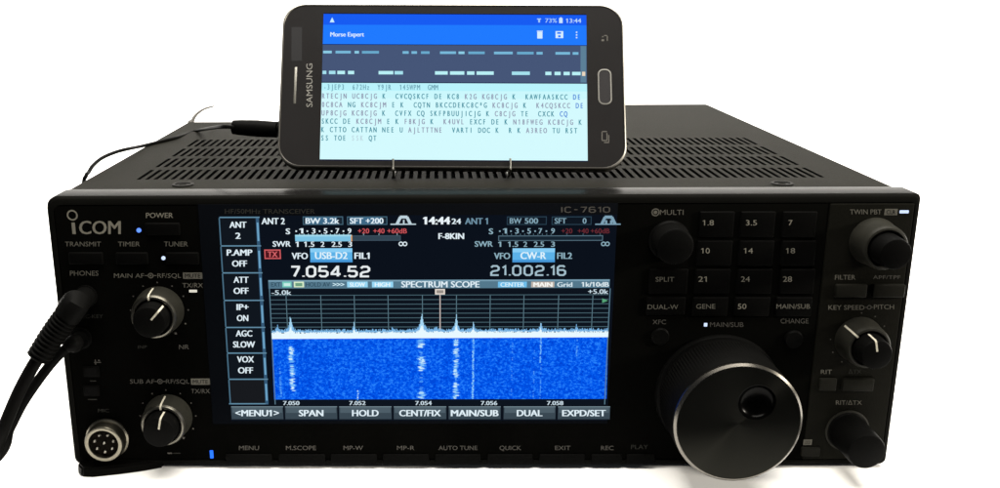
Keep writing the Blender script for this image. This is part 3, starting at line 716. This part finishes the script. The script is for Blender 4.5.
streak(540, 2.0, [(337, 362)], .8, [(100, 175, 250), (130, 195, 250)]); streak(541, 1.2, [(362, 398)], .5, bd); streak(512, 1.3, [(340, 398)], .25, bd); streak(576, 1.6, [(339, 356)], .5, bd); streak(357.5, 2, [(390, 399)], .7, bw_); streak(534, 1.3, [(350, 398)], .35, bd)

# ------------------------------------------------------------------ phone on a wire stand
PT = rad(25.945)
PH_LOC = Vector((-10.85, 30.13, 121.06)); PH_ROT = Euler((-PT, rad(.449), rad(-.786)), 'XYZ')
PHM = PH_ROT.to_matrix()
PH = root('smartphone', PH_LOC, 'dark grey smartphone on its side with lit screen, leaning on top of the radio', 'phone', tuple(PH_ROT))
W2, PHH, TH = 73.0, 72.9, 8.6
def ppx(u, v, off=0.0):
    """photo pixel -> point on the phone's front face, phone coordinates (x along, z up the face)"""
    o = PHM.transposed() @ (CAM_LOC - PH_LOC); d = PHM.transposed() @ (CM @ Vector(((u - PCX) / FOC, -(v - PCY) / FOC, -1.0)))
    q = o + d * (-o.y / d.y); q.y = off; return q
b = MB()
loops = []
for ins, y in ((1.6, 0.0), (.7, .0)): loops.append([(x, y, z) for x, z in rrect(-W2 + ins, W2 - ins, ins, PHH - ins, (9,) * 4, 8)])
n = len(loops[0]); b.add(loops[0] + loops[1], [(i, (i + 1) % n, n + (i + 1) % n, n + i) for i in range(n)] + [tuple(range(n))], 0, False)
face = b.build('front_glass', M_phone, PH)
b = MB(); loops = []
for ins, y in ((.75, .02), (.55, -.35), (.1, -.1), (0, .8), (0, 5.5), (.5, 6.6)): loops.append([(x, y, z) for x, z in rrect(-W2 + ins, W2 - ins, ins, PHH - ins, (9.4,) * 4, 8)])
b.add([q for l in loops for q in l], [(k * n + i, k * n + (i + 1) % n, (k + 1) * n + (i + 1) % n, (k + 1) * n + i) for k in range(len(loops) - 1) for i in range(n)])
b.build('frame', M_phrim, PH, angle=50)
b = MB(); loops = []
for ins, y in ((.3, 6.2), (.6, 7.4), (2.2, 8.5), (5, TH)): loops.append([(x, y, z) for x, z in rrect(-W2 + ins, W2 - ins, ins, PHH - ins, (9.4,) * 4, 8)])
b.add([q for l in loops for q in l], [(k * n + i, k * n + (i + 1) % n, (k + 1) * n + (i + 1) % n, (k + 1) * n + i) for k in range(len(loops) - 1) for i in range(n)] + [tuple(range(3 * n, 4 * n))])
b.build('back_cover', M_phback, PH, angle=50)
# printed marks on the glass
p = MB()
g, f_, bb = glyphs('SAMSUNG', .02)
asc = glyphs('H', .02)[2]
vs = [ppx(306.4 + (1 - (y - asc[2]) / (asc[3] - asc[2])) * 0 + (y - asc[2]) / (asc[3] - asc[2]) * 0 + (1 - (1 - (y - asc[2]) / (asc[3] - asc[2]))) * 0 + (312.4 - 306.4) * (1 - (y - asc[2]) / (asc[3] - asc[2])), 107 - (x - bb[0]) / (bb[1] - bb[0]) * 43.5, -.06) for x, y in g]
# turned a quarter left: letters' tops face left
p.add(vs, f_, 0, False)
p.build('maker_name', M_phmark, face)
def pquad(mb, u0, v0, u1, v1, off, mi=0):
    mb.quad(ppx(u0, v1, off), ppx(u1, v1, off), ppx(u1, v0, off), ppx(u0, v0, off), mi)
b = MB(); a = ppx(293.4, 103.6); d = ppx(297.2, 67); b.box((a.x, -.12, a.z), (d.x, .3, d.z), .1, 2); b.build('speaker_grille', mat('grille_metal', (.14, .135, .12), .45, .5, .6, noise=.5, nscale=2500), face)
b = MB(); pquad(b, 291.5, 27, 302, 61, -.05); b.build('sensor_window', mat('sensor_dark', (.012, .012, .013), .4, .1), face)
b = MB(); a = ppx(598.3, 104.5); d = ppx(611.2, 69)
lo = [rrect(a.x, d.x, a.z, d.z, (2.4,) * 4, 6), rrect(a.x + .55, d.x - .55, a.z + .55, d.z - .55, (1.9,) * 4, 6)]; n2 = len(lo[0])
b.add([(x, -.15, z) for x, z in lo[0]] + [(x, -.25, z) for x, z in lo[1]], [(i, (i + 1) % n2, n2 + (i + 1) % n2, n2 + i) for i in range(n2)], 0); b.add([(x, -.1, z) for x, z in lo[1]], [tuple(range(n2))], 1, False)
b.build('home_button', [M_phmark, mat('home_key_black', (.016, .015, .016), .4, .1)], face)
b = MB()
pquad(b, 601.5, 39.2, 604, 41.2, -.06); pquad(b, 604, 35, 607, 36, -.06); pquad(b, 606.8, 36, 607.8, 41, -.06); pquad(b, 602, 36, 603.5, 37.2, -.06)
b.build('back_key_mark', M_phdim, face)
b = MB()
for (u0, v0, u1, v1) in ((602, 131, 607, 132), (602, 140, 607, 141), (601.5, 132, 602.5, 140), (606.5, 133, 607.5, 140.5), (604, 142, 609, 143), (608.3, 135, 609.2, 142)): pquad(b, u0, v0, u1, v1, -.06)
b.build('recents_key_mark', M_phdim, face)
# app screen
pal.clear(); b = MB()
PS = lambda v: 323.6 - (v - 14) * .0262
PE = lambda v: 586.3 + (v - 14) * .0095
def pband(v0l, v1l, v0r, v1r, off, mi): b.quad(ppx(PS(v1l), v1l, off), ppx(PE(v1r), v1r, off), ppx(PE(v0r), v0r, off), ppx(PS(v0l), v0l, off), mi)
pband(13.0, 160.2, 14.2, 161.6, -.04, C(8, 14, 60))
pband(13.8, 24.7, 15.0, 25.2, -.09, C(24, 92, 242)); pband(24.7, 44.0, 25.2, 45.2, -.09, C(32, 122, 255)); pband(44.6, 81.8, 45.6, 83.0, -.09, C(70, 86, 120))
pband(82.8, 159.3, 83.8, 160.8, -.09, C(212, 250, 254)); pband(82.8, 90.5, 83.8, 91.5, -.14, C(185, 243, 252)); pband(90.5, 98, 91.5, 99, -.14, C(203, 248, 253))
pquad(b, 580.5, 46, 586.2, 82.5, -.14, C(92, 128, 152))
PP = lambda off: (lambda u, v: ppx(u, v, off))
def pt(t, u0, u1, v, h, col, bold=.01): b.text(t, u0, u1, v, h, 0, C(*col), bold, P=PP(-.2))
q0, q1, q2 = ppx(329.8, 22.4, -.2), ppx(334.6, 22.4, -.2), ppx(332.2, 17.4, -.2); b.add([q0, q1, q2], [(0, 1, 2)], C(200, 240, 255), False)
pt('Morse Expert', 330.5, 364, 34.4, 4.3, (215, 238, 255), .02); pt('73%', 545.2, 556.8, 20.6, 4.2, (165, 205, 250)); pt('13:44', 566, 581, 20.8, 4.2, (190, 222, 252))
pquad(b, 559, 18.2, 562.6, 23.2, -.2, C(200, 228, 255)); pquad(b, 560, 17.4, 561.6, 18.2, -.2, C(200, 228, 255)); pquad(b, 537, 18.5, 541, 19.6, -.2, C(165, 205, 250)); pquad(b, 538.2, 19.6, 540, 22.5, -.2, C(165, 205, 250))
pquad(b, 537.2, 31.8, 542.4, 38.6, -.2, C(215, 238, 255)); pquad(b, 536.8, 30.8, 542.8, 31.6, -.2, C(215, 238, 255))
pquad(b, 555.5, 31.2, 563.2, 38.2, -.2, C(215, 238, 255)); pquad(b, 557, 32.2, 561, 34, -.25, C(40, 125, 255)); pquad(b, 558, 35.4, 560.6, 37.4, -.25, C(40, 125, 255))
for v in (31.6, 34.3, 37): pquad(b, 575.8, v, 577.3, v + 1.4, -.2, C(205, 232, 255))
for (u0, u1) in ((323.2, 331.8), (335.6, 350.8), (354.6, 359), (362, 379), (402.6, 408.7), (411.5, 417), (421, 429.6), (440, 456), (458.5, 464.5), (468.3, 484.7), (494, 512.7), (517, 533.6), (536.5, 542.6), (555.4, 570), (572.6, 578.4)):
    dv = (u0 - 323) * .0055; pquad(b, u0, 50.8 + dv, u1, 53.4 + dv, -.2, C(*random.choice(((120, 185, 218), (140, 205, 230), (105, 170, 205)))))
for (u0, u1) in ((322.6, 326.4), (329, 335.5), (337.4, 345), (348, 354.2), (378.6, 393.3), (394.6, 403), (435, 447.7), (450, 464.3), (467, 474.4), (476.6, 493.7), (511.8, 529.8), (545.3, 551.3), (554.5, 560.6), (563.5, 569.7), (572, 580.5)):
    dv = (u0 - 323) * .0045; pquad(b, u0, 70.8 + dv, u1, 74.2 + dv, -.2, C(*random.choice(((185, 240, 246), (165, 225, 238)))))
pquad(b, 582, 71.8, 585.2, 76, -.2, C(235, 215, 190))
TE, MV, BL_ = (62, 142, 160), (142, 146, 172), (50, 120, 215)
def line(words, u, v, pitch=4.37, dv=.0045):
    for t, col in words:
        for ch in t:
            if ch != ' ':
                x0, x1, y0, y1 = glyphs(ch, .012)[2]; wch = min((x1 - x0) * 4.6, 3.7); vv = v + (u - 321) * dv
                if u + 3.6 < 587: b.text(ch, u + (3.9 - wch) / 2, u + (3.9 + wch) / 2, vv, 5.2, 0, C(*col), .022, P=PP(-.2))
            u += pitch
line([('-3JEP3  672Hz  Y9JR  145WPM  GMM', (110, 165, 180))], 323, 87.0, 3.6)
line([('RTECJN ', MV), ('UC8CJG ', MV), ('K  ', TE), ('CVCQSKCF ', TE), ('DE ', TE), ('KC8 ', TE), ('K2G ', MV), ('KG8CJG ', MV), ('K  ', TE), ('KAWFAASKCC ', TE), ('DE', BL_)], 321.5, 96.0, 4.33)
line([('0C8CA ', MV), ('NG ', TE), ('KC8CJM ', MV), ('E ', TE), ('K  ', TE), ('CQTN BKCCDEKC8C*G ', TE), ('KC8CJG ', MV), ('K  ', TE), ('K4CQSKCC ', MV), ('DE', BL_)], 321.3, 104.6, 4.38)
line([('UP8CJG KC8CJG ', MV), ('K  ', TE), ('CVFX CQ ', TE), ('SKFPBUUJICJG ', TE), ('K ', TE), ('C8CJG ', MV), ('TE  ', TE), ('CXCK ', TE), ('CQ', BL_)], 321.2, 113.0, 4.33)
line([('SKCC DE ', TE), ('KC8CJM ', MV), ('E K ', TE), ('F8KJG ', MV), ('K  ', TE), ('K4UVL ', MV), ('EXCF DE K ', TE), ('N18FWEG KC8CJG ', MV), ('K', TE)], 321.0, 121.2, 4.36)
line([('K CTTO CATTAN NEE U ', TE), ('AJLTTTNE  ', MV), ('VARTI DOC K  R K ', TE), ('A3REO ', MV), ('TU RST', TE)], 320.8, 129.6, 4.36)
line([('SS TOE ', TE), ('SSK ', (190, 215, 225)), ('QT', TE)], 320.6, 138.0, 4.36)
b.build('screen', pal_mats(), PH)

# wire easel that carries the phone
ST = root('phone_stand', (-10.6, 45, H), 'thin bent steel wire stand under the smartphone with two bright prongs at its front', 'stand')
for x in (-35.1, 13.75):
    b = MB()
    sp, cp = math.sin(PT), math.cos(PT)
    bot = Vector((x, 30.13, 121.06)) + Vector((0, 0, -.9)); ax = Vector((0, sp, cp)); nn = Vector((0, -cp, sp))
    lip0 = bot + nn * 1.3; pts = [lip0 + ax * 4.6, lip0 + ax * 1.2, lip0 - ax * .2, bot - nn * 2 - ax * .3, bot - nn * 9.6 - ax * .3, bot - nn * 9.9 + ax * 1.5, bot - nn * 9.7 + ax * 40]
    b.tube(pts, .45, 8, sub=5); b.build('prong', M_wire, ST)
    b = MB(); s0 = bot - nn * 9.7 + ax * 34; b.tube([s0, Vector((x, s0.y + 20, H + .5))], .45, 8, sub=0); b.tube([Vector((x, bot.y + 5, bot.z - 2.8)), Vector((x, bot.y + 9, H + .5)), Vector((x, s0.y + 20, H + .5))], .45, 8, sub=0); b.build('leg', M_wire, ST)
b = MB()
for yy in (s0.y + 20,): b.tube([Vector((-35.1, yy, H + .5)), Vector((13.75, yy, H + .5))], .45, 8, sub=0)
b.build('crossbar', M_wire, ST)

# ------------------------------------------------------------------ cables
# audio plug in the phone's short side and its thin lead
pe = PH_LOC + PHM @ Vector((-W2, 4.2, 17.5))
tip = px(231, 127, pe.y + 3)
AC = root('audio_cable', (pe.x - 25, pe.y + 3, H), 'thin black audio lead with slim plug in the left end of the smartphone', 'cable')
dirv = (tip - pe).normalized()
b = MB(); b.tube([pe + dirv * (-3), pe + dirv * 1, pe + dirv * 1.2, pe + dirv * 10, tip - dirv * 4, tip - dirv * 1, tip], 1, 20, rs=[1.6, 1.6, 3.4, 3.6, 3.3, 3.0, 1.4], sub=0)
b.build('plug', M_plug, AC)
def toppx(u, v, Z=H + .9):
    d = CM @ Vector(((u - PCX) / FOC, -(v - PCY) / FOC, -1.0)); return CAM_LOC + d * ((Z - CAM_LOC.z) / d.z)
b = MB()
pts = [tip - dirv * 2, px(219, 127, tip.y + 2), toppx(198, 130.5), toppx(174, 138), toppx(144, 145.5)]
pts += [px(128, 148.8, 92), px(115, 152.3, 80), px(102, 158, 67), px(93, 165.5, 56), px(88.5, 172.5, 49), Vector((-168.7, 43.5, H + .2)), Vector((-170.3, 44, H - 6)), Vector((-170.6, 50, 80)), Vector((-171, 60, 40)), Vector((-172, 90, 8)), Vector((-174, 150, FZ + 1)), Vector((-176, 320, FZ + .9))]
b.tube(pts, .85, 10, sub=8); b.build('lead', M_plug, AC)
# fat headphone cable hanging from the phones jack
HC = root('headphone_cable', (px(86, 296).x, -14, FZ), 'thick black cable with ribbed plug in the upper jack, left of the radio', 'cable')
j = px(86, 296)
e0 = px(76, 303, -20)
s0, s1 = px(67, 316, -21), px(39, 357, -23)
b = MB(); b.tube([j, Vector((j.x, -8, j.z)), Vector((j.x - 1.0, -15, j.z - .5)), e0, s0], 4.6, 24, rs=[4.0, 4.4, 5.0, 5.2, 5.1], sub=6); b.build('plug', M_rub, HC)
b = MB(); n_ = 11
pts = []; rs = []
for k in range(n_ * 4 + 1):
    t = k / (n_ * 4); q = s0.lerp(s1, t); pts.append(q + Vector((0, 0, 0.6 * math.sin(t * math.pi)))); rs.append(5.0 - .3 * t - (.75 if k % 4 in (2, 3) else 0))
b.tube(pts, 1, 24, rs=rs, sub=0); b.build('strain_relief', M_rub, HC)
b = MB(); b.tube([s0.lerp(s1, .9), px(33, 366, -23), px(20, 390, -24), px(9, 415, -26), px(0, 438, -30), px(-14, 470, -40), px(-40, 492, -52) , Vector((-230, -60, FZ + 2.7)), Vector((-300, -50, FZ + 2.7))], 2.45, 16, sub=8); b.build('lead', M_rub, HC)
# second, thinner cable from the key jack
KC = root('key_cable', (px(81, 338).x, -10, FZ), 'thinner black cable from the lower jack, running behind the thick ribbed one', 'cable')
j = px(81, 338)
b = MB(); b.tube([j, Vector((j.x, -7, j.z)), px(74, 343, -13), px(67, 347, -14)], 3, 18, rs=[3.2, 3.4, 3.4, 2.6], sub=6); b.build('plug', M_rub, KC)
b = MB(); b.tube([px(69, 346, -14), px(56, 358, -15), px(40, 378, -16), px(23, 403, -18), px(10, 428, -22), px(-8, 462, -34), Vector((-222, -47, FZ + 2)), Vector((-300, -40, FZ + 2))], 2.0, 14, sub=8); b.build('lead', M_rub, KC)
# small black plug on the left edge (usb) seen as a step in the outline
# pale cable rising behind the case
GCb = root('pale_cable', (-160, 225, FZ), 'thin pale grey cable curving up behind the rear left corner of the radio', 'cable')
b = MB(); b.tube([Vector((-176, 225, FZ + 1)), Vector((-173, 222, 60)), px(189, 130, 220), px(192, 122, 220), px(196, 114.8, 221), px(204, 109, 223), px(214, 106, 226)], .9, 10, rs=[1.2, 1.2, 1.3, 1.25, .9, .7, .5], sub=8); b.build('lead', M_greycable, GCb)

for o in bpy.data.objects:
    if '_o' in o: del o['_o']
